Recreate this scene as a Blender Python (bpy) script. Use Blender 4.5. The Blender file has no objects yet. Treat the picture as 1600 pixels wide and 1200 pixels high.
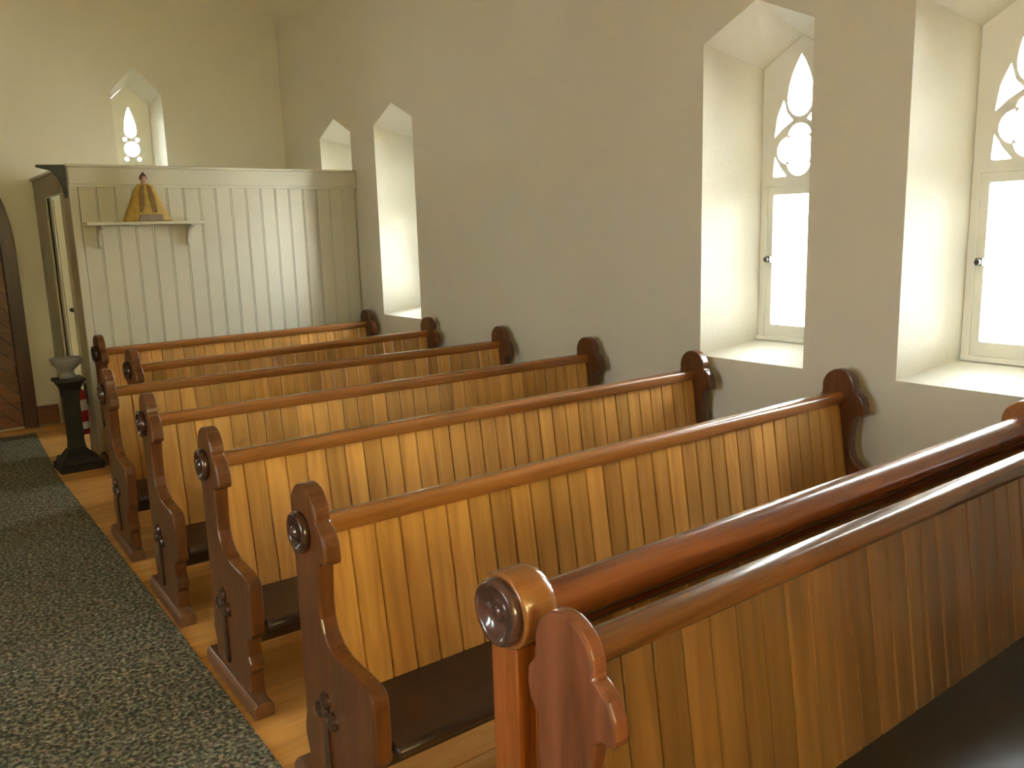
import bpy, bmesh, math, random
from mathutils import Vector, Matrix
random.seed(7)
S = bpy.context.scene
C = S.collection
PI = math.pi

# ------------------------------------------------------------------ camera
F_PX, YAW, PITCH, ROLL, EYE = 1311.1, 0.637749, 0.182126, 0.029705, 1.65
fw = Vector((math.sin(YAW)*math.cos(PITCH), math.cos(YAW)*math.cos(PITCH), -math.sin(PITCH)))
rt = Vector((math.cos(YAW), -math.sin(YAW), 0.0))
dn = fw.cross(rt)
if dn.z > 0: dn = -dn
r2 = math.cos(ROLL)*rt + math.sin(ROLL)*dn
d2 = -math.sin(ROLL)*rt + math.cos(ROLL)*dn
cam_d = bpy.data.cameras.new('camera')
cam_d.sensor_width = 36.0
cam_d.lens = 36.0*F_PX/1600.0
cam_d.clip_start = 0.02
cam = bpy.data.objects.new('camera', cam_d)
M4 = Matrix((r2, -d2, -fw)).transposed().to_4x4()
M4.translation = Vector((0, 0, EYE))
cam.matrix_world = M4
C.objects.link(cam)
S.camera = cam

# ------------------------------------------------------------------ world (overcast daylight) and exposure
world = bpy.data.worlds.new('overcast_sky')
S.world = world
world.use_nodes = True
bg = world.node_tree.nodes['Background']
bg.inputs['Color'].default_value = (0.86, 0.93, 1.0, 1)
bg.inputs['Strength'].default_value = 9.0
S.view_settings.view_transform = 'Standard'
S.view_settings.look = 'None'
S.view_settings.gamma = 1.0
S.view_settings.use_curve_mapping = False
S.view_settings.exposure = 2.6
try:
    S.cycles.use_denoising = True
    S.cycles.max_bounces = 10
    S.cycles.diffuse_bounces = 7
    S.cycles.transparent_max_bounces = 12
    S.cycles.sample_clamp_indirect = 8.0
except Exception:
    pass

# low hazy sun, almost along the right wall: it only catches the window jambs
sun_d = bpy.data.lights.new('sun', 'SUN'); sun_d.energy = 60.0; sun_d.angle = math.radians(9.0); sun_d.color = (1.0, 0.96, 0.88)
sun = bpy.data.objects.new('sun', sun_d); C.objects.link(sun)
SAZ, SEL = math.radians(30), math.radians(12)
sdir = Vector((-math.sin(SAZ)*math.cos(SEL), math.cos(SAZ)*math.cos(SEL), -math.sin(SEL)))
sun.rotation_euler = sdir.to_track_quat('-Z', 'Y').to_euler()

def portal(loc, rot, w, h):
    """Guides sky sampling through a window opening (emits nothing itself)."""
    l = bpy.data.lights.new('window_portal', 'AREA')
    l.shape = 'RECTANGLE'; l.size = w; l.size_y = h
    l.cycles.is_portal = True
    o = bpy.data.objects.new('window_portal', l)
    C.objects.link(o)
    o.matrix_world = Matrix.Translation(loc) @ rot
    return o

# ------------------------------------------------------------------ helpers
def tag(o, label=None, cat=None, group=None, kind=None):
    if label: o['label'] = label
    if cat: o['category'] = cat
    if group: o['group'] = group
    if kind: o['kind'] = kind
    return o

def empty(name, loc=(0, 0, 0), rz=0.0, label=None, cat=None, group=None, kind=None):
    o = bpy.data.objects.new(name, None)
    o.empty_display_size = 0.1
    C.objects.link(o)
    o.location = loc; o.rotation_euler = (0, 0, rz)
    return tag(o, label, cat, group, kind)

def link(name, me, mat, parent=None, loc=None, rot=None):
    o = bpy.data.objects.new(name, me)
    C.objects.link(o)
    if mat is not None and len(me.materials) == 0:
        me.materials.append(mat)
    if parent is not None: o.parent = parent
    if loc is not None: o.location = loc
    if rot is not None: o.rotation_euler = rot
    return o

def to_mesh(bm, name, smooth=False):
    bmesh.ops.recalc_face_normals(bm, faces=bm.faces[:])
    me = bpy.data.meshes.new(name)
    bm.to_mesh(me); bm.free()
    if smooth:
        for p in me.polygons: p.use_smooth = True
    return me

def obj(name, bm, mat, parent=None, loc=None, rot=None, smooth=False, bevel=0.0, seg=2):
    o = link(name, to_mesh(bm, name, smooth), mat, parent, loc, rot)
    if bevel:
        m = o.modifiers.new('bevel', 'BEVEL'); m.width = bevel; m.segments = seg
        m.limit_method = 'ANGLE'; m.angle_limit = math.radians(35)
        m.harden_normals = False
    return o

def add_box(bm, x0, x1, y0, y1, z0, z1):
    v = [bm.verts.new((x, y, z)) for z in (z0, z1) for y in (y0, y1) for x in (x0, x1)]
    for f in ((0, 1, 3, 2), (4, 6, 7, 5), (0, 4, 5, 1), (2, 3, 7, 6), (0, 2, 6, 4), (1, 5, 7, 3)):
        bm.faces.new([v[i] for i in f])
    return v

def box_bm(*a):
    bm = bmesh.new(); add_box(bm, *a); return bm

def add_prism(bm, pts, a0, a1, fn):
    """Closed 2D outline extruded between a0 and a1; fn(p, q, a) -> xyz."""
    A = [bm.verts.new(fn(p, q, a0)) for p, q in pts]
    B = [bm.verts.new(fn(p, q, a1)) for p, q in pts]
    n = len(pts)
    bm.faces.new(A); bm.faces.new(B[::-1])
    for i in range(n):
        j = (i+1) % n
        bm.faces.new((A[i], B[i], B[j], A[j]))

def along_x(p, q, a): return (a, p, q)
def along_y(p, q, a): return (p, a, q)
def along_z(p, q, a): return (p, q, a)

def prism_bm(pts, a0, a1, fn):
    bm = bmesh.new(); add_prism(bm, pts, a0, a1, fn); return bm

def add_lathe(bm, prof, n=24, mat=Matrix.Identity(4)):
    """Profile (r, h) spun about local Z, then moved by mat."""
    rings = []
    for r, h in prof:
        if r < 1e-5:
            rings.append([bm.verts.new(mat @ Vector((0, 0, h)))])
        else:
            rings.append([bm.verts.new(mat @ Vector((r*math.cos(2*PI*i/n), r*math.sin(2*PI*i/n), h))) for i in range(n)])
    for a, b in zip(rings, rings[1:]):
        for i in range(n):
            j = (i+1) % n
            if len(a) == 1 and len(b) == 1: continue
            if len(a) == 1: bm.faces.new((a[0], b[i], b[j]))
            elif len(b) == 1: bm.faces.new((a[i], b[0], a[j]))
            else: bm.faces.new((a[i], b[i], b[j], a[j]))
    for ring in (rings[0], rings[-1]):
        if len(ring) > 1: bm.faces.new(ring)

def lathe_bm(prof, n=24, mat=Matrix.Identity(4)):
    bm = bmesh.new(); add_lathe(bm, prof, n, mat); return bm

def tube_bm(path, radii, n=8):
    bm = bmesh.new()
    rings = []
    for i, p in enumerate(path):
        p = Vector(p)
        t = (Vector(path[min(i+1, len(path)-1)]) - Vector(path[max(i-1, 0)])).normalized()
        up = Vector((0, 1, 0)) if abs(t.y) < 0.9 else Vector((0, 0, 1))
        a = t.cross(up).normalized(); b = t.cross(a)
        rings.append([bm.verts.new(p + radii[i]*(math.cos(2*PI*k/n)*a + math.sin(2*PI*k/n)*b)) for k in range(n)])
    for a, b in zip(rings, rings[1:]):
        for k in range(n):
            bm.faces.new((a[k], b[k], b[(k+1) % n], a[(k+1) % n]))
    bm.faces.new(rings[0]); bm.faces.new(rings[-1][::-1])
    return bm

def arc(cx, cy, r, a0, a1, n):
    return [(cx + r*math.cos(math.radians(a0 + (a1-a0)*i/n)), cy + r*math.sin(math.radians(a0 + (a1-a0)*i/n))) for i in range(n+1)]

def plate_bm(outer, holes, d0, d1, fn):
    """Flat plate with holes, thickness d0..d1."""
    bm = bmesh.new()
    for d in (d0, d1):
        eds = []
        for loop in [outer] + holes:
            v = [bm.verts.new(fn(p, q, d)) for p, q in loop]
            eds += [bm.edges.new((v[i], v[(i+1) % len(v)])) for i in range(len(v))]
        bmesh.ops.triangle_fill(bm, use_beauty=True, use_dissolve=False, edges=eds)
    for loop in [outer] + holes:
        n = len(loop)
        A = [bm.verts.new(fn(p, q, d0)) for p, q in loop]
        B = [bm.verts.new(fn(p, q, d1)) for p, q in loop]
        for i in range(n):
            bm.faces.new((A[i], A[(i+1) % n], B[(i+1) % n], B[i]))
    bmesh.ops.remove_doubles(bm, verts=bm.verts[:], dist=1e-5)
    return bm

# ------------------------------------------------------------------ materials
def new_mat(name):
    m = bpy.data.materials.new(name); m.use_nodes = True
    nt = m.node_tree
    return m, nt, nt.nodes['Principled BSDF']

def mapped(nt, scale, rnd=True):
    tc = nt.nodes.new('ShaderNodeTexCoord')
    mp = nt.nodes.new('ShaderNodeMapping')
    mp.inputs['Scale'].default_value = scale
    if rnd:
        oi = nt.nodes.new('ShaderNodeObjectInfo')
        mul = nt.nodes.new('ShaderNodeMath'); mul.operation = 'MULTIPLY'; mul.inputs[1].default_value = 37.0
        nt.links.new(oi.outputs['Random'], mul.inputs[0])
        add = nt.nodes.new('ShaderNodeVectorMath'); add.operation = 'ADD'
        nt.links.new(tc.outputs['Object'], add.inputs[0]); nt.links.new(mul.outputs[0], add.inputs[1])
        nt.links.new(add.outputs[0], mp.inputs['Vector'])
    else:
        nt.links.new(tc.outputs['Object'], mp.inputs['Vector'])
    return mp

def wood(name, dark, mid, light, grain, rough=0.3, coat=0.25, vary=0.25, bump=0.05):
    """Varnished timber; grain = mapping scale (small along the fibre)."""
    m, nt, b = new_mat(name)
    mp = mapped(nt, grain)
    n1 = nt.nodes.new('ShaderNodeTexNoise'); n1.inputs['Scale'].default_value = 1.0
    n1.inputs['Detail'].default_value = 5.0; n1.inputs['Roughness'].default_value = 0.6; n1.inputs['Distortion'].default_value = 0.6
    nt.links.new(mp.outputs[0], n1.inputs['Vector'])
    cr = nt.nodes.new('ShaderNodeValToRGB')
    e = cr.color_ramp.elements
    e[0].position = 0.28; e[0].color = (*dark, 1)
    e[1].position = 0.75; e[1].color = (*light, 1)
    k = cr.color_ramp.elements.new(0.5); k.color = (*mid, 1)
    nt.links.new(n1.outputs['Fac'], cr.inputs[0])
    oi = nt.nodes.new('ShaderNodeObjectInfo')
    mr = nt.nodes.new('ShaderNodeMapRange')
    mr.inputs['To Min'].default_value = 1.0-vary; mr.inputs['To Max'].default_value = 1.0+vary
    nt.links.new(oi.outputs['Random'], mr.inputs['Value'])
    hs = nt.nodes.new('ShaderNodeHueSaturation')
    nt.links.new(cr.outputs[0], hs.inputs['Color']); nt.links.new(mr.outputs[0], hs.inputs['Value'])
    nt.links.new(hs.outputs[0], b.inputs['Base Color'])
    b.inputs['Roughness'].default_value = rough
    b.inputs['Coat Weight'].default_value = coat
    b.inputs['Coat Roughness'].default_value = 0.12
    bp = nt.nodes.new('ShaderNodeBump'); bp.inputs['Strength'].default_value = bump; bp.inputs['Distance'].default_value = 0.01
    nt.links.new(n1.outputs['Fac'], bp.inputs['Height']); nt.links.new(bp.outputs[0], b.inputs['Normal'])
    return m

def paint(name, col, rough=0.6, noise=0.03, scale=3.0, bump=0.0, bscale=60.0):
    m, nt, b = new_mat(name)
    mp = mapped(nt, (scale, scale, scale), rnd=False)
    n = nt.nodes.new('ShaderNodeTexNoise'); n.inputs['Scale'].default_value = 1.0; n.inputs['Detail'].default_value = 4
    nt.links.new(mp.outputs[0], n.inputs['Vector'])
    cr = nt.nodes.new('ShaderNodeValToRGB')
    cr.color_ramp.elements[0].position = 0.3; cr.color_ramp.elements[0].color = (*[c*(1-noise) for c in col], 1)
    cr.color_ramp.elements[1].position = 0.7; cr.color_ramp.elements[1].color = (*[min(1, c*(1+noise)) for c in col], 1)
    nt.links.new(n.outputs['Fac'], cr.inputs[0]); nt.links.new(cr.outputs[0], b.inputs['Base Color'])
    b.inputs['Roughness'].default_value = rough
    if bump:
        n2 = nt.nodes.new('ShaderNodeTexNoise'); n2.inputs['Scale'].default_value = bscale; n2.inputs['Detail'].default_value = 3
        tc = nt.nodes.new('ShaderNodeTexCoord'); nt.links.new(tc.outputs['Object'], n2.inputs['Vector'])
        bp = nt.nodes.new('ShaderNodeBump'); bp.inputs['Strength'].default_value = bump; bp.inputs['Distance'].default_value = 0.01
        nt.links.new(n2.outputs['Fac'], bp.inputs['Height']); nt.links.new(bp.outputs[0], b.inputs['Normal'])
    return m

M = {}
M['wall'] = paint('cream_wall_paint', (0.70, 0.665, 0.555), 0.75, 0.02, 1.2, 0.12, 40)
M['ceiling'] = paint('ceiling_paint', (0.72, 0.69, 0.56), 0.8, 0.02, 1.0)
M['white'] = paint('white_gloss_paint', (0.56, 0.53, 0.43), 0.42, 0.03, 4.0)
M['lit_cream_door'] = paint('lit_cream_door_paint', (0.74, 0.68, 0.42), 0.45, 0.03, 4.0)  # lightened to carry the window light falling on the door leaf
M['shaded_side'] = paint('shaded_side_paint', (0.36, 0.32, 0.22), 0.5, 0.03, 4.0)  # partition paint darkened, the dim aisle side is put into the colour
M['sash'] = paint('window_frame_paint', (0.80, 0.78, 0.68), 0.45, 0.02, 5.0)
M['end'] = wood('pew_end_wood', (0.085, 0.027, 0.008), (0.135, 0.044, 0.012), (0.19, 0.064, 0.018), (22, 22, 2.5), 0.28, 0.35, 0.12)
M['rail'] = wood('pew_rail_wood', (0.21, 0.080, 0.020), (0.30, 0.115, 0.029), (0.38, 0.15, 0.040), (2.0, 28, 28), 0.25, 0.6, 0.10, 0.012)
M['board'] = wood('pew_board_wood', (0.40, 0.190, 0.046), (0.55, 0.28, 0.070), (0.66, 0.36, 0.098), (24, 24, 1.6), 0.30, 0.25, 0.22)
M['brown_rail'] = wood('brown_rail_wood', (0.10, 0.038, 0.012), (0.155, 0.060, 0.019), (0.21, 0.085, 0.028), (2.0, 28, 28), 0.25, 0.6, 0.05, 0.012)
M['shaded_brown_board'] = wood('shaded_brown_board_wood', (0.13, 0.060, 0.018), (0.19, 0.090, 0.027), (0.25, 0.125, 0.038), (24, 24, 1.6), 0.3, 0.25, 0.2)  # darker stain, with shade over the nearest pew mixed into the colour
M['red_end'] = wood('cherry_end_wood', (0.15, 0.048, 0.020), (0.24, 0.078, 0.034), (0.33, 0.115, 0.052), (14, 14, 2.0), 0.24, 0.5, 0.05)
M['front'] = wood('front_rail_wood', (0.14, 0.036, 0.011), (0.22, 0.062, 0.017), (0.31, 0.095, 0.026), (1.6, 26, 26), 0.22, 0.7, 0.05, 0.010)
M['front_post'] = wood('front_post_wood', (0.25, 0.066, 0.013), (0.36, 0.10, 0.019), (0.46, 0.14, 0.028), (26, 26, 2.0), 0.25, 0.4, 0.05)
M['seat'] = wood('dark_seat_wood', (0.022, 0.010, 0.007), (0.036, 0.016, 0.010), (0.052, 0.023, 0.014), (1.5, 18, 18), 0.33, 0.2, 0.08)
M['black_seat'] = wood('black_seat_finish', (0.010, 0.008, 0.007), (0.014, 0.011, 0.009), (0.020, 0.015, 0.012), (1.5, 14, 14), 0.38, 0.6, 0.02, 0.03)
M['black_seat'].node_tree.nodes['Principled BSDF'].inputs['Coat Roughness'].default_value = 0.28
M['carved'] = wood('dark_turned_wood', (0.035, 0.014, 0.008), (0.055, 0.021, 0.011), (0.08, 0.032, 0.017), (20, 20, 20), 0.18, 0.6, 0.1)
M['turned'] = wood('walnut_turned_wood', (0.05, 0.020, 0.016), (0.085, 0.034, 0.026), (0.12, 0.05, 0.038), (20, 20, 20), 0.15, 0.7, 0.1)
M['shoe'] = wood('pew_shoe_wood', (0.10, 0.042, 0.018), (0.15, 0.065, 0.028), (0.21, 0.098, 0.045), (20, 2.0, 20), 0.4, 0.1, 0.1)
M['floor'] = wood('pine_floor_wood', (0.56, 0.25, 0.055), (0.72, 0.35, 0.085), (0.80, 0.43, 0.12), (1.5, 18, 18), 0.32, 0.25, 0.14)
M['door'] = wood('door_plank_wood', (0.10, 0.032, 0.012), (0.16, 0.058, 0.020), (0.23, 0.092, 0.032), (2.0, 24, 24), 0.4, 0.15, 0.25)
M['door_frame'] = wood('door_frame_wood', (0.045, 0.014, 0.008), (0.07, 0.022, 0.012), (0.10, 0.033, 0.017), (20, 20, 2.0), 0.35, 0.3, 0.05)
M['skirting'] = wood('skirting_wood', (0.12, 0.045, 0.015), (0.18, 0.068, 0.022), (0.24, 0.095, 0.032), (1.5, 24, 24), 0.4, 0.15, 0.05)
M['ground'] = paint('pale_gravel_ground', (0.55, 0.54, 0.50), 0.9, 0.03, 0.3)
M['iron'] = paint('black_iron', (0.012, 0.011, 0.010), 0.45, 0.1, 10)
M['stand'] = paint('black_stand_paint', (0.008, 0.008, 0.008), 0.55, 0.1, 10)
M['stone'] = paint('grey_bowl_stone', (0.24, 0.225, 0.225), 0.55, 0.06, 18)
M['gold'] = paint('gold_cloth', (0.42, 0.27, 0.05), 0.55, 0.18, 24)
M['gold_dark'] = paint('dark_gold_cloth', (0.20, 0.12, 0.035), 0.6, 0.15, 24)
M['grey_cloth'] = paint('grey_hem', (0.26, 0.20, 0.16), 0.7, 0.1, 30)
M['skin'] = paint('painted_face', (0.45, 0.28, 0.22), 0.5, 0.05, 30)
M['hair'] = paint('dark_red_hair', (0.09, 0.03, 0.03), 0.6, 0.05, 30)
M['red'] = paint('red_enamel', (0.42, 0.02, 0.025), 0.3, 0.05, 10)
M['label'] = paint('white_sticker', (0.75, 0.72, 0.70), 0.5, 0.04, 20)
M['latch'] = paint('window_latch_metal', (0.10, 0.085, 0.065), 0.35, 0.1, 40)
M['latch'].node_tree.nodes['Principled BSDF'].inputs['Metallic'].default_value = 0.7

def carpet_mat():
    m, nt, b = new_mat('speckled_carpet')
    mp = mapped(nt, (1, 1, 1), rnd=False)
    v = nt.nodes.new('ShaderNodeTexNoise'); v.inputs['Scale'].default_value = 62; v.inputs['Detail'].default_value = 3; v.inputs['Roughness'].default_value = 0.65
    nt.links.new(mp.outputs[0], v.inputs['Vector'])
    cr = nt.nodes.new('ShaderNodeValToRGB')
    e = cr.color_ramp.elements
    e[0].position = 0.36; e[0].color = (0.05, 0.05, 0.038, 1)
    e[1].position = 0.68; e[1].color = (0.46, 0.41, 0.31, 1)
    k = e.new(0.47); k.color = (0.12, 0.112, 0.086, 1)
    k = e.new(0.56); k.color = (0.24, 0.217, 0.165, 1)
    nt.links.new(v.outputs['Fac'], cr.inputs[0])
    h = nt.nodes.new('ShaderNodeTexNoise'); h.inputs['Scale'].default_value = 34; h.inputs['Detail'].default_value = 1
    nt.links.new(mp.outputs[0], h.inputs['Vector'])
    mx = nt.nodes.new('ShaderNodeMix'); mx.data_type = 'RGBA'; mx.blend_type = 'MULTIPLY'
    cr2 = nt.nodes.new('ShaderNodeValToRGB')
    cr2.color_ramp.elements[0].position = 0.4; cr2.color_ramp.elements[0].color = (0.84, 0.92, 0.82, 1)
    cr2.color_ramp.elements[1].position = 0.62; cr2.color_ramp.elements[1].color = (1.06, 0.96, 0.90, 1)
    nt.links.new(h.outputs['Fac'], cr2.inputs[0])
    mx.inputs[0].default_value = 1.0
    nt.links.new(cr.outputs[0], mx.inputs[6]); nt.links.new(cr2.outputs[0], mx.inputs[7])
    nt.links.new(mx.outputs[2], b.inputs['Base Color'])
    b.inputs['Roughness'].default_value = 0.95
    b.inputs['Specular IOR Level'].default_value = 0.1
    bp = nt.nodes.new('ShaderNodeBump'); bp.inputs['Strength'].default_value = 0.6; bp.inputs['Distance'].default_value = 0.01
    nt.links.new(v.outputs['Fac'], bp.inputs['Height']); nt.links.new(bp.outputs[0], b.inputs['Normal'])
    return m
M['carpet'] = carpet_mat()

def glass_mat(name='window_glass', col=(0.96, 0.97, 0.95, 1)):
    m = bpy.data.materials.new(name); m.use_nodes = True
    nt = m.node_tree; nt.nodes.clear()
    out = nt.nodes.new('ShaderNodeOutputMaterial')
    mix = nt.nodes.new('ShaderNodeMixShader')
    tr = nt.nodes.new('ShaderNodeBsdfTransparent'); tr.inputs['Color'].default_value = col
    gl = nt.nodes.new('ShaderNodeBsdfGlossy'); gl.inputs['Roughness'].default_value = 0.03
    fr = nt.nodes.new('ShaderNodeFresnel'); fr.inputs['IOR'].default_value = 1.45
    nt.links.new(fr.outputs[0], mix.inputs[0]); nt.links.new(tr.outputs[0], mix.inputs[1]); nt.links.new(gl.outputs[0], mix.inputs[2])
    nt.links.new(mix.outputs[0], out.inputs[0])
    return m
M['glass'] = glass_mat()
M['warm_fill_glass'] = glass_mat('warm_fill_glass', (0.78, 0.73, 0.50, 1))  # tint added to warm the light reaching the far walls

# ------------------------------------------------------------------ room shell
XR, XL, YB, YF, WH = 3.57, -3.17, 8.70, -5.20, 3.79
XC = (XR + XL)/2
RIDGE = WH + (XR - XC)*0.98
DEP, THK = 0.385, 0.52

def pent(cx, hw, sill, spring, apex):
    return [(cx-hw, sill), (cx+hw, sill), (cx+hw, spring), (cx, apex), (cx-hw, spring)]

# kind of opening: room-face polygon and frame-plane polygon (half width, sill, spring, apex)
SIDE = dict(room=(0.325, 0.935, 2.562, 2.710), inner=(0.232, 1.000, 2.455, 2.590), s=1.0, d=DEP)
BACK = dict(room=(0.225, 1.65, 3.010, 3.255), inner=(0.190, 1.70, 2.965, 3.140), s=0.0, d=0.36)
FRONT_FILL = dict(room=(0.52, 1.75, 3.90, 4.35), inner=(0.44, 1.85, 3.75, 4.15), s=0.0, d=DEP)  # unseen front windows, added to light the pews from the front

def wall_local(p, q, d): return (p, d, q)

def make_wall(name, outline, openings, rz, origin):
    bm = bmesh.new()
    for d, key in ((0.0, 'room'), (THK, 'inner')):
        eds = []
        loops = [outline] + [pent(cx, *k[key]) for cx, k in openings]
        for loop in loops:
            v = [bm.verts.new((p, d, q)) for p, q in loop]
            eds += [bm.edges.new((v[i], v[(i+1) % len(v)])) for i in range(len(v))]
        bmesh.ops.triangle_fill(bm, use_beauty=True, use_dissolve=False, edges=eds)
    def skin(l0, d0, l1, d1):
        n = len(l0)
        A = [bm.verts.new((p, d0, q)) for p, q in l0]; B = [bm.verts.new((p, d1, q)) for p, q in l1]
        for i in range(n):
            bm.faces.new((A[i], A[(i+1) % n], B[(i+1) % n], B[i]))
    skin(outline, 0.0, outline, THK)
    for cx, k in openings:
        skin(pent(cx, *k['room']), 0.0, pent(cx, *k['inner']), k['d'])
        skin(pent(cx, *k['inner']), k['d'], pent(cx, *k['inner']), THK)
    bmesh.ops.remove_doubles(bm, verts=bm.verts[:], dist=1e-5)
    o = obj(name, bm, M['wall'], None, origin, (0, 0, rz))
    return tag(o, kind='structure')

WIN_Y = [1.612, 2.738, 6.385, 7.490, -3.15, -2.02]
WIN_YL = [1.612, 2.738, -3.15, -2.02]  # unseen left windows, picked for the daylight they let in
EXT = 0.6
# right wall: local x = -world y, local y = outward
make_wall('wall_right', [(-YB-EXT, -0.1), (-YF+EXT, -0.1), (-YF+EXT, WH+0.1), (-YB-EXT, WH+0.1)], [(-y, SIDE) for y in WIN_Y], -PI/2, (XR, 0, 0))
make_wall('wall_left', [(YF-EXT, -0.1), (YB+EXT, -0.1), (YB+EXT, WH+0.1), (YF-EXT, WH+0.1)], [(y, SIDE) for y in WIN_YL], PI/2, (XL, 0, 0))
gable = [(XL, -0.1), (XR, -0.1), (XR, WH), (XC, RIDGE), (XL, WH)]
BWX = [2.150, 2*XC-2.150]
make_wall('wall_back', gable, [(x, BACK) for x in BWX], 0.0, (0, YB, 0))
EWX = [XC-0.70, XC+0.70]
make_wall('wall_front', [(-x, z) for x, z in gable], [(-x, FRONT_FILL) for x in EWX], PI, (0, YF, 0))

# unseen arch wall behind the camera, added to darken the pews' wall ends
def arch_outline(hw, spring, n=16):
    R = 1.6*hw
    rise = math.acos((R-hw)/R)
    right = [(XC + hw - R + R*math.cos(rise*i/n), spring + R*math.sin(rise*i/n)) for i in range(n+1)]
    left = [(2*XC-x, z) for x, z in right[::-1]][1:]
    return right + left
ao = arch_outline(1.30, 2.9)
outl = [(XL-0.05, -0.1), (XC-1.30, -0.1)] + ao[::-1] + [(XC+1.30, -0.1), (XR+0.05, -0.1), (XR+0.05, WH), (XC, RIDGE+0.05), (XL-0.05, WH)]
bm = plate_bm(outl, [], -1.05, -0.62, along_y)
tag(obj('wall_shading_arch', bm, M['wall']), kind='structure')

# ceiling: two sloping sheets
cm = bmesh.new()
for sx in (XR, XL):
    y0, y1 = YF-0.5, YB+0.5
    ang = 1 if sx > XC else -1
    x_e = sx + 0.5*ang; z_e = WH - 0.5*0.98
    a = [(x_e, z_e), (XC, RIDGE), (XC, RIDGE+0.15), (x_e, z_e+0.15)]
    a = [(sx, WH), (XC, RIDGE), (XC, RIDGE+0.15), (x_e, WH+0.15), (x_e, WH)]
    add_prism(cm, a, y0, y1, along_y)
tag(obj('ceiling', cm, M['ceiling']), kind='structure')

# ground outside, pale and sunlit
gm = bmesh.new()
add_box(gm, -60, 60, -60, 60, -0.9, -0.6)
tag(obj('ground', gm, M['ground']), kind='structure')

# ------------------------------------------------------------------ windows
def circle(cx, cz, r, n=20, ph=0.0): return [(cx + r*math.cos(2*PI*i/n+ph), cz + r*math.sin(2*PI*i/n+ph)) for i in range(n)]

def quatrefoil(cx, cz, off, r, n=9):
    out = []
    for k in range(4):
        a = 90*k
        ox, oz = cx + off*math.cos(math.radians(a)), cz + off*math.sin(math.radians(a))
        # lobe arc limited so that neighbouring lobes meet on the diagonals
        t = off*math.sin(math.radians(45))
        al = 180 - 45 - math.degrees(math.asin(min(1, t/r)))
        out += arc(ox, oz, r, a-al+0.5, a+al-0.5, n)
    return out

def teardrop(cx, zb, zt, hw, n=10):
    # round bottom, pointed top
    zc = zb + hw*1.15
    pts = [(cx + hw*math.cos(math.radians(a)), zc + hw*1.15*math.sin(math.radians(a))) for a in range(180, 361, 18)]
    for i in range(1, n):
        t = i/n
        pts.append((cx + hw*(1-t**1.9), zc + (zt-zc)*t))
    pts.append((cx, zt))
    for i in range(n-1, 0, -1):
        t = i/n
        pts.append((cx - hw*(1-t**1.9), zc + (zt-zc)*t))
    return pts

def smooth_poly(pts, n=5, corner=0.35):
    """Rounds the corners of a polygon a little."""
    out = []
    k = len(pts)
    for i in range(k):
        p0, p1, p2 = Vector(pts[i-1]), Vector(pts[i]), Vector(pts[(i+1) % k])
        a = p1 + (p0-p1)*corner*0.5; b = p1 + (p2-p1)*corner*0.5
        for j in range(n):
            t = j/(n-1)
            out.append(tuple((1-t)*(1-t)*a + 2*t*(1-t)*p1 + t*t*b))
    return out

def tracery_side():
    """Openings of the arched head, local to window centre: list of outlines."""
    tear = teardrop(0, 2.188, 2.50, 0.078)
    qf = quatrefoil(0, 2.020, 0.062, 0.073)
    def m(pts): return [(-x, z) for x, z in pts[::-1]]
    low = smooth_poly([(-0.158, 1.886), (-0.070, 1.886), (-0.114, 1.937), (-0.150, 2.000)], 4, 0.25)
    up = smooth_poly([(-0.155, 2.088), (-0.105, 2.134), (-0.040, 2.172), (-0.080, 2.213), (-0.100, 2.285), (-0.138, 2.20)], 4, 0.25)
    return [tear, qf, low, m(low), up, m(up)]

def tracery_back():
    tear = teardrop(0, 2.640, 2.935, 0.056)
    qf = circle(0, 2.535, 0.073, 20)
    dots = [circle(sx*0.058, z, 0.021, 10) for sx in (-1, 1) for z in (2.626, 2.440)]
    return [tear, qf] + dots

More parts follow.
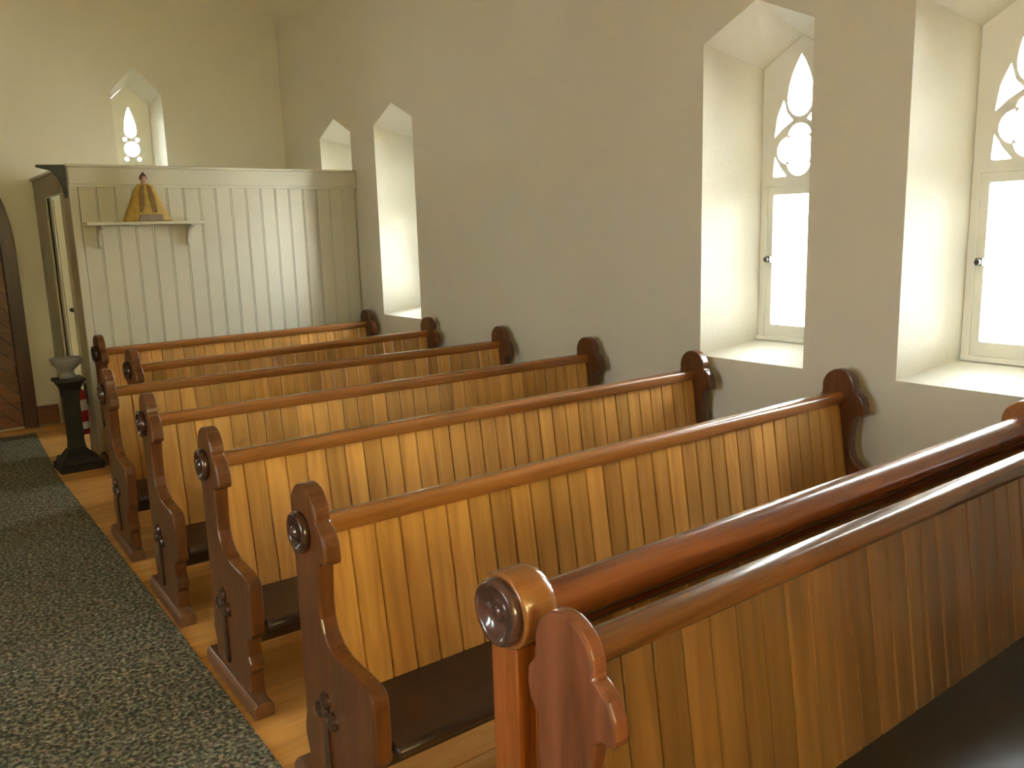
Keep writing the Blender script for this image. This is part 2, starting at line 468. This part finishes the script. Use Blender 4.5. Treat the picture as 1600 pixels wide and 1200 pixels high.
WINMESH = {}
def window_meshes(kind):
    if kind in WINMESH: return WINMESH[kind]
    r = {}
    if kind == 'side':
        hw, sill, spr, apx = SIDE['inner']
        out = pent(0, hw-0.002, sill+0.002, spr-0.002, apx-0.002)
        fr = plate_bm(out, [[(-0.195, 1.02), (0.195, 1.02), (0.195, 1.835), (-0.195, 1.835)]] + tracery_side(), DEP-0.005, DEP+0.045, wall_local)
        r['window_frame'] = (to_mesh(fr, 'window_frame'), M['sash'])
        sa = plate_bm([(-0.196, 1.021), (0.196, 1.021), (0.196, 1.834), (-0.196, 1.834)],
                      [smooth_poly([(-0.158, 1.085), (0.158, 1.085), (0.158, 1.792), (-0.158, 1.792)], 4, 0.05)], DEP+0.006, DEP+0.04, wall_local)
        r['sash'] = (to_mesh(sa, 'sash'), M['sash'])
        ledge = box_bm(-0.22, 0.22, DEP-0.03, DEP+0.0, 1.0, 1.022)
        r['ledge'] = (to_mesh(ledge, 'ledge'), M['sash'])
        panes = tracery_side() + [[(-0.159, 1.084), (0.159, 1.084), (0.159, 1.793), (-0.159, 1.793)]]
        dep = DEP
    elif kind == 'back':
        hw, sill, spr, apx = BACK['inner']
        dep = BACK['d']
        out = pent(0, hw-0.002, sill+0.002, spr-0.002, apx-0.002)
        low = [(-0.09, 1.78), (0.09, 1.78), (0.09, 2.36), (-0.09, 2.36)]
        fr = plate_bm(out, [low] + tracery_back(), dep-0.005, dep+0.045, wall_local)
        r['window_frame'] = (to_mesh(fr, 'window_frame'), M['sash'])
        panes = tracery_back() + [low]
    else:
        hw, sill, spr, apx = FRONT_FILL['inner']
        dep = DEP
        lows = []
        for cx in (-0.21, 0.21):
            lows.append([(cx-0.175, 1.93), (cx+0.175, 1.93), (cx+0.175, 3.2), (cx+0.11, 3.46), (cx, 3.58), (cx-0.11, 3.46), (cx-0.175, 3.2)])
        lows.append(circle(0, 3.80, 0.12, 16))
        out = pent(0, hw-0.002, sill+0.002, spr-0.002, apx-0.002)
        fr = plate_bm(out, lows, dep-0.005, dep+0.045, wall_local)
        r['window_frame'] = (to_mesh(fr, 'window_frame'), M['sash'])
        panes = lows
    pm = []
    for p in panes:
        bm = prism_bm(p, dep+0.020, dep+0.024, wall_local)
        pm.append(to_mesh(bm, 'pane'))
    r['panes'] = pm
    WINMESH[kind] = r
    return r

wn = 0
def place_window(kind, rz, loc, latch=False):
    global wn
    wn += 1
    t = empty('window_%d' % wn, loc, rz, kind='structure')
    r = window_meshes(kind)
    for k in ('window_frame', 'sash', 'ledge'):
        if k in r:
            o = link(k, r[k][0], r[k][1], t)
            if k == 'sash': sash = o
    for me in r['panes']:
        link('pane', me, M['warm_fill_glass' if kind == 'front_fill' else 'glass'], t)
    if latch:
        bm = bmesh.new()
        add_box(bm, -0.190, -0.160, DEP-0.012, DEP+0.006, 1.43, 1.462)
        add_lathe(bm, [(0.0, -0.022), (0.012, -0.018), (0.014, -0.006), (0.008, 0.0), (0.006, 0.02)], 10, Matrix.Translation((-0.170, DEP-0.022, 1.446)) @ Matrix.Rotation(-PI/2, 4, 'X'))
        obj('latch', bm, M['latch'], sash)
    kk = dict(side=SIDE, back=BACK, front_fill=FRONT_FILL)[kind]
    hw, sill, spr, apx = kk['inner']
    R = Matrix.Rotation(rz, 4, 'Z')
    # portal faces into the room (local -y): emission direction -Z -> local -y
    rot = R @ Matrix.Rotation(-PI/2, 4, 'X')
    portal(Vector(loc) + (R @ Vector((0, kk['d']+0.10, (sill+apx)/2))), rot, 2*hw, apx-sill)

for y in WIN_Y: place_window('side', -PI/2, (XR, y, 0), latch=True)
for y in WIN_YL: place_window('side', PI/2, (XL, y, 0), latch=True)
for x in BWX: place_window('back', 0.0, (x, YB, 0))

for x in EWX: place_window('front_fill', PI, (x, YF, 0))

# ------------------------------------------------------------------ floor of pine planks
fl = obj('floor', box_bm(XL-0.4, XR+0.4, YF-0.4, YB+0.4, -0.14, -0.022), M['floor'])
tag(fl, kind='structure')
PW = 0.138
y = 0.10
row = 0
plank_cache = {}
def plank(x0, x1, y0):
    key = round(x1-x0, 2)
    if key not in plank_cache:
        bm = bmesh.new()
        L, c = key, 0.003
        pr = [(0.0, -0.022), (PW-0.002, -0.022), (PW-0.002, -c), (PW-0.002-c, 0.0), (c, 0.0), (0.0, -c)]
        add_prism(bm, pr, 0.0, L-0.002, along_x)
        plank_cache[key] = to_mesh(bm, 'plank')
    o = link('plank', plank_cache[key], M['floor'], fl, (x0, y0, 0))
while y < YB - PW:
    cut = [0.55, 1.35, 1.95, 2.75][row*7 % 4]
    plank(-0.70, cut, y); plank(cut, XR-0.002, y)
    y += PW; row += 1
fw_ = obj('plank', box_bm(XL, -0.702, YF, YB, -0.022, 0.0), M['floor'], fl); fw_['kind'] = 'stuff'
fw_ = obj('plank', box_bm(-0.702, XR, YF, 0.098, -0.022, 0.0), M['floor'], fl); fw_['kind'] = 'stuff'

# aisle carpet, very slightly askew to the pews
cb = bmesh.new()
pts = [(-0.55, YF+0.4), (0.800, YF+0.4), (0.808, 2.30), (0.826, 4.10), (0.835, 6.6), (0.915, 8.30), (-0.45, 8.30)]
add_prism(cb, pts, 0.001, 0.014, along_z)
tag(obj('carpet_runner', cb, M['carpet'], bevel=0.004, seg=2), 'speckled olive grey and brown carpet runner down the aisle', 'carpet')

# ------------------------------------------------------------------ pews
# outline of a pew end: s = forward (towards the front), z = up
END = ([(-0.085, 0.004), (-0.085, 0.12), (-0.102, 0.17), (-0.098, 0.21), (-0.085, 0.25), (-0.082, 0.40), (-0.080, 0.745)]
       + [(-0.100, 0.765), (-0.108, 0.80), (-0.104, 0.835), (-0.083, 0.860)]
       + arc(0.0, 0.893, 0.082, 190, -8, 16)
       + [(0.098, 0.872), (0.118, 0.855), (0.132, 0.825), (0.136, 0.790), (0.132, 0.772), (0.098, 0.770), (0.082, 0.755), (0.075, 0.70), (0.071, 0.65),
          (0.074, 0.60), (0.088, 0.563), (0.120, 0.534), (0.165, 0.518), (0.23, 0.512), (0.30, 0.509), (0.345, 0.503), (0.362, 0.490), (0.367, 0.465),
          (0.368, 0.40), (0.366, 0.305), (0.350, 0.285), (0.318, 0.270), (0.304, 0.235), (0.304, 0.20), (0.322, 0.178), (0.322, 0.155), (0.304, 0.130), (0.306, 0.06), (0.318, 0.004)])
END_Y = [(-s, z) for s, z in END]      # local y points to the back of the church

def end_mesh(t=0.05):
    bm = prism_bm(END_Y, 0.0, t, along_x)
    return to_mesh(bm, 'end_panel')
END_ME = end_mesh()

def rosette_mesh(r=0.060):
    p = [(r*0.95, 0.0), (r, 0.006), (r, 0.014), (r*0.93, 0.022), (r*0.78, 0.024), (r*0.68, 0.018), (r*0.58, 0.010), (r*0.50, 0.010), (r*0.44, 0.020), (r*0.30, 0.029), (r*0.12, 0.032), (0.0, 0.032)]
    bm = lathe_bm(p, 28, Matrix.Rotation(-PI/2, 4, 'Y'))
    return to_mesh(bm, 'rosette', True)
ROS_ME = rosette_mesh()

def trefoil_mesh():
    bm = bmesh.new()
    R = Matrix.Rotation(-PI/2, 4, 'Y')
    for (py, pz) in ((0.0, 0.052), (0.043, 0.008), (-0.043, 0.008)):
        add_lathe(bm, [(0.027, 0.0), (0.027, 0.006), (0.021, 0.014), (0.008, 0.017), (0.0, 0.017)], 14, Matrix.Translation((0, py, pz)) @ R)
    add_lathe(bm, [(0.024, 0.0), (0.024, 0.008), (0.014, 0.013), (0.0, 0.013)], 12, Matrix.Translation((0, 0, 0.016)) @ R)
    add_prism(bm, [(-0.012, 0.01), (0.012, 0.01), (0.017, -0.19), (0.010, -0.215), (-0.010, -0.215), (-0.017, -0.19)], -0.009, 0.0, along_x)
    return to_mesh(bm, 'trefoil')
TRE_ME = trefoil_mesh()

BT = 0.013
def board_mesh(w, h):
    """Vertical tongue and groove board with a bead, base at origin, width along x, face towards -y."""
    c, g = 0.0050, 0.0055
    pr = [(0.0, BT), (0.0, 0.010), (0.0016, 0.009), (0.0016, 0.0035), (0.005, 0.0), (w-0.005, 0.0), (w-0.0018, 0.0035), (w-0.0018, 0.009), (w, 0.010), (w, BT)]
    bm = prism_bm(pr, 0.0, h, along_z)
    return to_mesh(bm, 'board')
BOARD_ME = {}

RAILP = [(-0.031, 0.014), (0.025, 0.014)] + [(0.025 - 0.014*(1-math.cos(math.radians(a))), 0.052 + 0.014*math.sin(math.radians(a))) for a in (0, 22, 45, 67, 90)] + [(-0.003, 0.0675), (-0.017, 0.066)] + [(-0.017 - 0.018*math.sin(math.radians(a)), 0.048 + 0.018*math.cos(math.radians(a))) for a in (22, 45, 67, 90)] + [(-0.035, 0.022)]
def seat_profile(y_rear, y_front, z):
    return [(y_rear, z-0.030), (y_rear, z), (y_front+0.012, z), (y_front+0.002, z-0.004), (y_front-0.004, z-0.014), (y_front-0.002, z-0.025), (y_front+0.010, z-0.030)]

def make_pew(a, b, label, aisle=True, zoff=0.0, seat_mat='seat', ornate=True, end_mat='end', board_mat='board', rail_mat='rail', group='wooden pews', rz_up=0.0, seat_up=0.0, shoe_back=0.165):
    """Pew between aisle head a=(x,y) and wall head b=(x,y) (outer faces), local x along the pew."""
    A, B = Vector((a[0], a[1], 0)), Vector((b[0], b[1], 0))
    L = (B-A).length
    rz = math.atan2(B.y-A.y, B.x-A.x)
    t = empty('church_pew', (A.x, A.y, 0), rz, label, 'pew', group)
    e = link('end_panel', end_mesh(0.036) if end_mat != 'end' else END_ME, M[end_mat], t, (0, 0, 0))
    bv = e.modifiers.new('bevel', 'BEVEL'); bv.width = 0.007; bv.segments = 3; bv.limit_method = 'ANGLE'; bv.angle_limit = math.radians(40)
    if ornate:
        link('rosette', ROS_ME, M['carved'], e, (0.0, 0.010, 0.836))
        link('trefoil', TRE_ME, M['carved'], e, (0.0, -0.075, 0.305))
    e2 = link('end_panel', END_ME.copy() if end_mat != 'end' else END_ME, M[end_mat], t, (L-0.05, 0, 0))
    bv = e2.modifiers.new('bevel', 'BEVEL'); bv.width = 0.007; bv.segments = 3; bv.limit_method = 'ANGLE'; bv.angle_limit = math.radians(40)
    # base shoes
    for x0 in (-0.022, L-0.050):
        bm = bmesh.new()
        w = 0.072
        pr = [(0.0, 0.0), (w, 0.0), (w, 0.042), (w-0.012, 0.058), (0.012, 0.058), (0.0, 0.042)]
        add_prism(bm, pr, -0.385, shoe_back, along_y)
        s = obj('base_shoe', bm, M['shoe'], t, (x0, 0, 0), bevel=0.004)
    # back rail
    yr = 0.006
    rl = obj('top_rail', prism_bm([(yr+p, 0.806+rz_up+q) for p, q in RAILP], 0.048, L-0.048, along_x), M[rail_mat], t, smooth=True)
    rl.data.set_sharp_from_angle(angle=math.radians(50))
    # boards, tilted back a little
    z0, z1 = 0.325, 0.824+rz_up
    y0, y1 = -0.085, -0.012
    tilt = math.atan2(y1-y0, z1-z0)
    h = math.hypot(z1-z0, y1-y0)
    inner = L - 0.10
    n = max(1, round(inner/0.083))
    w = inner/n
    key = (round(w, 4), board_mat, rz_up)
    if key not in BOARD_ME: BOARD_ME[key] = board_mesh(w, h)
    for i in range(n):
        link('board', BOARD_ME[key], M[board_mat], t, (0.05+i*w, y0, z0), (-tilt, 0, 0))
    bk = obj('bottom_rail', box_bm(0.05, L-0.05, -0.070, -0.045, 0.26, 0.40), M[rail_mat], t, bevel=0.003)
    # seat
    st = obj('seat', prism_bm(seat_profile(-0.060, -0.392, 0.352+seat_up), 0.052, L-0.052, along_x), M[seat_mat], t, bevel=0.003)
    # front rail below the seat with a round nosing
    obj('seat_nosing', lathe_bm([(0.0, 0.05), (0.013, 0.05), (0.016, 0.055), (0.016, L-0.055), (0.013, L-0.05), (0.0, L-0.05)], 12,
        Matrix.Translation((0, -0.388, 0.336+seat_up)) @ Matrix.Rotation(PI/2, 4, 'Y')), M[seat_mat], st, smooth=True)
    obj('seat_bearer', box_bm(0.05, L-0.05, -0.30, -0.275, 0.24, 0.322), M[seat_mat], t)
    return t, L

WX = 3.515
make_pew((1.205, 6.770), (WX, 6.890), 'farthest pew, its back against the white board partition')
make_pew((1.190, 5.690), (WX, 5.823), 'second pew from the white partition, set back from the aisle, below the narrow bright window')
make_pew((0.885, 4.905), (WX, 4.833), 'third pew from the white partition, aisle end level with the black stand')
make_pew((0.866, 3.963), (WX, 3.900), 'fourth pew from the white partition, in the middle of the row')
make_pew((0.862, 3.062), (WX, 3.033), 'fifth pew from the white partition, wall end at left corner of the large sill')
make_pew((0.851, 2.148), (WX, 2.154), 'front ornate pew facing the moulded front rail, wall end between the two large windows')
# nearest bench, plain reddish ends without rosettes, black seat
make_pew((0.890, 1.074), (WX, 1.078), 'nearest pew with plain reddish worn end, dark boards and glossy black seat', ornate=False, end_mat='red_end', seat_mat='black_seat', board_mat='shaded_brown_board', rail_mat='brown_rail', rz_up=0.042, seat_up=0.02, shoe_back=0.095)

# ------------------------------------------------------------------ front of the pews: panelled rail with scroll ends
FY, FX0, FX1 = 1.255, 0.885, 3.30
t = empty('pew_front', (FX0, FY, 0), 0, 'boarded front panel with thick round rail and big turned scroll end', 'pew front')
L = FX1-FX0
RX = Matrix.Rotation(PI/2, 4, 'Y')
ZC = 0.915
prof = []
# moulded hand rail section (y, z) about the centre
rp = []
for k in range(20):
    a = 2*PI*k/20
    r = 0.050
    rp.append((r*math.cos(a)*0.98, ZC-0.022 + r*math.sin(a)))
obj('hand_rail', prism_bm(rp, 0.10, L-0.10, along_x), M['front'], t, smooth=True).data.set_sharp_from_angle(angle=math.radians(60))
bm = bmesh.new()
add_prism(bm, [(-0.022, 0.830), (0.022, 0.830), (0.030, 0.842), (0.030, 0.866), (-0.030, 0.866), (-0.030, 0.842)], 0.06, L-0.06, along_x)
obj('rail_moulding', bm, M['front'], t, bevel=0.003)
def scroll(x0, x1, flip):
    bm = lathe_bm([(0.0, x0), (0.074, x0), (0.079, x0+0.005), (0.079, x1-0.03), (0.074, x1-0.015), (0.058, x1), (0.0, x1)], 32, Matrix.Translation((0, 0, ZC)) @ RX)
    o = obj('scroll_end', bm, M['rail'], t)
    for p in o.data.polygons: p.use_smooth = len(p.vertices) == 4
    r = 0.069
    pr = [(r, 0.0), (r, 0.012), (r*0.95, 0.020), (r*0.86, 0.022), (r*0.78, 0.018), (r*0.62, 0.009), (r*0.45, 0.004), (r*0.26, 0.003), (r*0.22, 0.009), (r*0.14, 0.014), (0.0, 0.015)]
    R = Matrix.Rotation(-PI/2 if not flip else PI/2, 4, 'Y')
    obj('rosette', lathe_bm(pr, 32, Matrix.Translation((x0 if not flip else x1, 0, ZC)) @ R), M['turned'], o, smooth=True)
scroll(0.004, 0.098, False)
scroll(L-0.098, L-0.004, True)
for x0 in (0.008, L-0.088):
    bm = bmesh.new()
    # reeded post under the scroll
    pr = [(0.0, -0.040), (0.034, -0.040), (0.037, -0.034), (0.040, -0.046), (0.074, -0.046), (0.080, -0.038), (0.080, 0.046), (0.0, 0.046)]
    add_prism(bm, pr, 0.055, 0.845, along_z)
    obj('post', bm, M['front_post'], t, (x0, 0, 0), bevel=0.003)
    obj('base_shoe', box_bm(x0-0.006, x0+0.086, -0.060, 0.075, 0.0, 0.056), M['shoe'], t, bevel=0.006)
n = round((L-0.186)/0.062)
w = (L-0.186)/n
fb = board_mesh(w, 0.765)
for i in range(n):
    link('board', fb, M['board'], t, (0.093+i*w, -0.020, 0.072))
obj('bottom_rail', box_bm(0.092, L-0.092, -0.022, 0.022, 0.03, 0.09), M['front'], t, bevel=0.004)

# ------------------------------------------------------------------ vestibule of white boards in the corner
PA, PB = Vector((1.190, 6.985, 0)), Vector((3.568, 7.125, 0))
PL = (PB-PA).length
prz = math.atan2(PB.y-PA.y, PB.x-PA.x)
PH = 2.215
p = empty('wall_partition', PA, prz, kind='structure')
n = 18
x_start = 0.06
w = (PL - x_start - 0.004)/n
pb = prism_bm([(0.0, 0.018), (0.0, 0.005), (0.005, 0.0), (w-0.014, 0.0), (w-0.012, 0.005), (w-0.010, 0.0), (w-0.005, 0.0), (w-0.001, 0.005), (w-0.001, 0.018)], 0.0, PH-0.06, along_z)
pbm = to_mesh(pb, 'board')
for i in range(n):
    link('board', pbm, M['white'], p, (x_start+i*w, 0, 0.02))
obj('fascia', box_bm(0.0, PL, -0.022, -0.001, PH-0.145, PH-0.022), M['white'], p, bevel=0.004)
bm = bmesh.new()
add_prism(bm, [(-0.022, PH-0.165), (-0.010, PH-0.165), (-0.001, PH-0.145), (-0.022, PH-0.145)][::-1], 0.0, PL, along_x)
obj('bead_moulding', bm, M['white'], p)
obj('cap', box_bm(-0.012, PL, -0.036, 0.045, PH-0.022, PH), M['white'], p, bevel=0.006)
obj('corner_stile', box_bm(-0.002, 0.056, -0.004, 0.0195, 0.0, PH-0.024), M['white'], p, bevel=0.004)
obj('backing_frame', box_bm(0.06, PL, 0.019, 0.040, 0.0, PH-0.03), M['white'], p)
# side of the vestibule along the aisle, with its doorway
sx0, sx1 = 1.190, 1.250
q = empty('wall_vestibule', (sx0, PA.y, 0), 0, kind='structure')
D0, D1, DH = 0.345, 1.055, 2.02       # doorway along y from the corner
obj('corner_post', box_bm(0.0, 0.062, 0.021, 0.11, 0.0, PH-0.024), M['shaded_side'], q, bevel=0.005)
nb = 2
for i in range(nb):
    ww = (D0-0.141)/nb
    obj('board', box_bm(0.004, 0.022, 0.111+i*ww, 0.111+(i+1)*ww-0.003, 0.0, PH-0.024), M['shaded_side'], q, bevel=0.003)
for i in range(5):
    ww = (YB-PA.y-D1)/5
    obj('board', box_bm(0.004, 0.022, D1+i*ww, D1+(i+1)*ww-0.003, 0.0, PH-0.024), M['shaded_side'], q, bevel=0.003)
obj('lintel', box_bm(-0.016, 0.030, D0-0.06, D1+0.06, DH, DH+0.12), M['shaded_side'], q, bevel=0.004)
obj('fascia', box_bm(0.002, 0.030, D0-0.2, YB-PA.y-0.002, DH+0.121, PH-0.03), M['shaded_side'], q)
obj('jamb', box_bm(-0.010, 0.040, D0-0.03, D0, 0.0, DH), M['shaded_side'], q, bevel=0.003)
obj('jamb', box_bm(-0.010, 0.040, D1, D1+0.03, 0.0, DH), M['shaded_side'], q, bevel=0.003)
obj('cap', box_bm(-0.020, 0.050, 0.05, YB-PA.y-0.002, PH-0.024, PH), M['white'], q, bevel=0.006)
# the vestibule's door leaf, folded back into the vestibule
dr = empty('door_2', (1.235, PA.y+D1+0.0, 0), 0, kind='structure')
obj('door_leaf', box_bm(0.0, 0.68, -0.040, -0.002, 0.012, DH-0.01), M['lit_cream_door'], dr, bevel=0.004)
obj('door_hook', lathe_bm([(0.016, 0.0), (0.016, 0.006), (0.007, 0.010), (0.007, 0.03), (0.018, 0.038), (0.018, 0.05), (0.0, 0.056)], 14,
    Matrix.Translation((0.035, -0.040, 1.085)) @ Matrix.Rotation(PI/2, 4, 'X')), M['iron'], dr, smooth=True)

# black iron bracket on the top corner of the vestibule
bm = bmesh.new()
add_prism(bm, [(-0.175, 2.222), (0.010, 2.226), (0.012, 2.000), (-0.006, 1.985), (-0.016, 2.06), (-0.040, 2.13), (-0.085, 2.182), (-0.175, 2.205)], -0.012, 0.012, along_y)
bk = obj('scroll_bracket', bm, M['iron'], None, (1.163, 6.955, -0.02), bevel=0.004)
tag(bk, 'black curved iron bracket at the top left corner of the white partition', 'bracket')

# shelf with two brackets
sh = empty('wall_shelf', PA, prz, 'white painted shelf on two small brackets on the partition', 'shelf')
obj('shelf_board', box_bm(0.055, 0.945, -0.165, -0.002, 1.768, 1.790), M['white'], sh, bevel=0.004)
for x in (0.165, 0.830):
    pr = [(-0.002, 1.766), (-0.140, 1.766), (-0.140, 1.748), (-0.105, 1.742), (-0.070, 1.725), (-0.045, 1.690), (-0.034, 1.650), (-0.030, 1.610), (-0.002, 1.600)]
    obj('bracket', prism_bm(pr, x-0.011, x+0.011, along_x), M['white'], sh, bevel=0.002)

# gold robed figurine on the shelf
fx, fy = 1.700, 6.925
fg = empty('figurine', (fx, fy, 1.7905), prz, 'small robed figurine in a flared gold cloak on the white shelf', 'figurine')
bm = bmesh.new()
prof = [(0.178, 0.0), (0.172, 0.02), (0.125, 0.13), (0.088, 0.22), (0.062, 0.268), (0.030, 0.285), (0.0, 0.288)]
nn = 28
rings = []
for r, h in prof:
    if r == 0: rings.append([bm.verts.new((0, 0, h))]); continue
    ring = []
    for i in range(nn):
        a = 2*PI*i/nn
        rr = r*(1 + 0.045*math.cos(7*a)*(1-h/0.3))
        ring.append(bm.verts.new((rr*math.cos(a), 0.36*rr*math.sin(a), h)))
    rings.append(ring)
for a_, b_ in zip(rings, rings[1:]):
    for i in range(nn):
        j = (i+1) % nn
        if len(b_) == 1: bm.faces.new((a_[i], a_[j], b_[0]))
        else: bm.faces.new((a_[i], a_[j], b_[j], b_[i]))
bm.faces.new(rings[0])
obj('cloak', bm, M['gold'], fg, smooth=True)
for sx in (-1, 1):
    bm = prism_bm([(sx*0.012, 0.275), (sx*0.040, 0.262), (sx*0.058, 0.17), (sx*0.066, 0.07), (sx*0.030, 0.07), (sx*0.016, 0.17)], -0.050, -0.036, along_y)
    for v in bm.verts: v.co.y -= (0.29-v.co.z)*0.095 - 0.018
    obj('cloak_fold', bm, M['gold_dark'], fg, bevel=0.003)
bm = prism_bm([(-0.085, 0.004), (0.100, 0.004), (0.092, 0.052), (-0.070, 0.052)], -0.078, -0.058, along_y)
obj('hem', bm, M['grey_cloth'], fg, bevel=0.004)
hd = obj('head', lathe_bm([(0.014, 0.270), (0.015, 0.288), (0.022, 0.300), (0.026, 0.318), (0.023, 0.336), (0.012, 0.347), (0.0, 0.349)], 16), M['skin'], fg, smooth=True)
bm = lathe_bm([(0.0275, 0.314), (0.0285, 0.325), (0.024, 0.343), (0.012, 0.355), (0.006, 0.368), (0.0, 0.371)], 16)
for v in bm.verts: v.co.y += 0.004
obj('hair', bm, M['hair'], hd, smooth=True)

# ------------------------------------------------------------------ font: black stand with grey bowl
ft = empty('baptismal_font', (1.002, 6.800, 0), 0.03, 'black pedestal stand with grey stone bowl beside the carpet edge', 'font')
def sq(h): return [(-h, -h), (h, -h), (h, h), (-h, h)]
bm = bmesh.new()
add_prism(bm, sq(0.146), 0.0, 0.050, along_z)
obj('base_step', bm, M['stand'], ft, bevel=0.006)
bm = bmesh.new()
def frustum(bm, h0, z0, h1, z1):
    a = [bm.verts.new((x, y, z0)) for x, y in sq(h0)]; b = [bm.verts.new((x, y, z1)) for x, y in sq(h1)]
    bm.faces.new(a); bm.faces.new(b)
    for i in range(4): bm.faces.new((a[i], a[(i+1) % 4], b[(i+1) % 4], b[i]))
frustum(bm, 0.132, 0.050, 0.116, 0.095); 
obj('base_step', bm, M['stand'], ft, bevel=0.005)
bm = bmesh.new(); frustum(bm, 0.100, 0.095, 0.062, 0.150)
obj('base_step', bm, M['stand'], ft, bevel=0.005)
bm = bmesh.new()
for (h0, z0, h1, z1) in ((0.056, 0.150, 0.050, 0.20), (0.050, 0.20, 0.050, 0.52), (0.050, 0.52, 0.062, 0.60), (0.062, 0.60, 0.090, 0.655)):
    frustum(bm, h0, z0, h1, z1)
bmesh.ops.remove_doubles(bm, verts=bm.verts[:], dist=1e-5)
obj('column', bm, M['stand'], ft, bevel=0.004)
obj('capital', prism_bm(sq(0.098), 0.655, 0.678, along_z), M['stand'], ft, bevel=0.004)
obj('bowl', lathe_bm([(0.0, 0.678), (0.058, 0.678), (0.058, 0.692), (0.040, 0.712), (0.040, 0.728), (0.066, 0.752), (0.096, 0.782), (0.106, 0.812), (0.106, 0.826), (0.096, 0.826), (0.080, 0.795), (0.040, 0.772), (0.0, 0.768)], 28), M['stone'], ft, smooth=True)

# fire extinguisher hung on the vestibule wall behind the font
ex = empty('fire_extinguisher', (1.118, 7.190, 0.0), 0, 'red fire extinguisher with white stickers behind the black pedestal', 'fire extinguisher')
obj('cylinder', lathe_bm([(0.0, 0.165), (0.045, 0.168), (0.052, 0.18), (0.052, 0.47), (0.045, 0.505), (0.024, 0.525), (0.018, 0.545), (0.0, 0.545)], 20), M['red'], ex, smooth=True)
for z0, z1 in ((0.215, 0.27), (0.36, 0.445)):
    obj('sticker', lathe_bm([(0.0525, z0), (0.0532, z0), (0.0532, z1), (0.0525, z1)], 20), M['label'], ex)
bm = box_bm(-0.012, 0.012, -0.05, 0.02, 0.545, 0.565); add_box(bm, -0.010, 0.010, -0.07, 0.01, 0.575, 0.585); add_box(bm, -0.008, 0.008, -0.008, 0.012, 0.565, 0.576)
obj('valve_handle', bm, M['iron'], ex)
obj('hanging_bracket', box_bm(0.045, 0.060, -0.02, 0.02, 0.40, 0.56), M['iron'], ex)

# ------------------------------------------------------------------ arched plank door in the back wall
DX, HWI, HWO, SPR = 0.200, 0.675, 0.790, 1.60
def gothic(hw, spring, base, n=14):
    R = 2*hw*1.0
    right = [(hw - R + R*math.cos(a), spring + R*math.sin(a)) for a in [math.radians(60*i/n) for i in range(n+1)]]
    left = [(-x, z) for x, z in right[::-1]][1:]
    return [(-hw, base), (hw, base)] + right + left
out, inn = gothic(HWO, SPR, 0.0), gothic(HWI, SPR, 0.0)
d1 = empty('door_1', (DX, YB-0.001, 0), 0, kind='structure')
bm = bmesh.new()
o2, i2 = out[1:]+[out[0]], inn[1:]+[inn[0]]   # open chains from the right foot over the arch to the left foot
for (y0, y1) in ((-0.075, 0.0),):
    vo = [[bm.verts.new((x, yy, z)) for x, z in o2] for yy in (y0, y1)]
    vi = [[bm.verts.new((x, yy, z)) for x, z in i2] for yy in (y0, y1)]
    for k in range(len(o2)-1):
        bm.faces.new((vo[0][k], vo[0][k+1], vi[0][k+1], vi[0][k])); bm.faces.new((vo[1][k], vo[1][k+1], vi[1][k+1], vi[1][k]))
        bm.faces.new((vo[0][k], vo[0][k+1], vo[1][k+1], vo[1][k])); bm.faces.new((vi[0][k], vi[0][k+1], vi[1][k+1], vi[1][k]))
    for k in (0, len(o2)-1):
        bm.faces.new((vo[0][k], vo[1][k], vi[1][k], vi[0][k]))
obj('door_frame', bm, M['door_frame'], d1, bevel=0.008)
# slanting planks clipped to the arched opening
def clip(poly, nx, nz, c, sign):
    res = []
    for i in range(len(poly)):
        a, b = poly[i], poly[(i+1) % len(poly)]
        da = sign*(nx*a[0]+nz*a[1]-c); db = sign*(nx*b[0]+nz*b[1]-c)
        if da <= 0: res.append(a)
        if (da < 0 < db) or (db < 0 < da):
            tt = da/(da-db); res.append((a[0]+tt*(b[0]-a[0]), a[1]+tt*(b[1]-a[1])))
    return res
half = gothic(HWI-0.002, SPR, 0.012)
for side in (1, -1):
    ang = math.radians(48)
    nx, nz = side*math.sin(ang), math.cos(ang)
    base = clip(half, side, 0.0, 0.0, -1)
    c = -0.6
    while c < 3.2:
        poly = clip(clip(base, nx, nz, c+0.097, 1), nx, nz, c, -1)
        if len(poly) >= 3:
            ar = abs(sum(poly[i][0]*poly[(i+1) % len(poly)][1]-poly[(i+1) % len(poly)][0]*poly[i][1] for i in range(len(poly))))/2
            if ar > 0.002:
                bm = prism_bm(poly, -0.040, -0.006, along_y)
                bmesh.ops.remove_doubles(bm, verts=bm.verts[:], dist=1e-4)
                obj('plank', bm, M['door'], d1, bevel=0.003, seg=1)
        c += 0.10

# skirting
for nm, x0, x1 in (('baseboard_back', DX+HWO+0.002, sx0-0.018), ('baseboard_left', XL+0.002, DX-HWO-0.002)):
    bm = bmesh.new()
    add_prism(bm, [(YB-0.001, 0.0), (YB-0.026, 0.0), (YB-0.026, 0.135), (YB-0.018, 0.155), (YB-0.012, 0.170), (YB-0.001, 0.175)], x0, x1, along_x)
    tag(obj(nm, bm, M['skirting']), kind='structure')
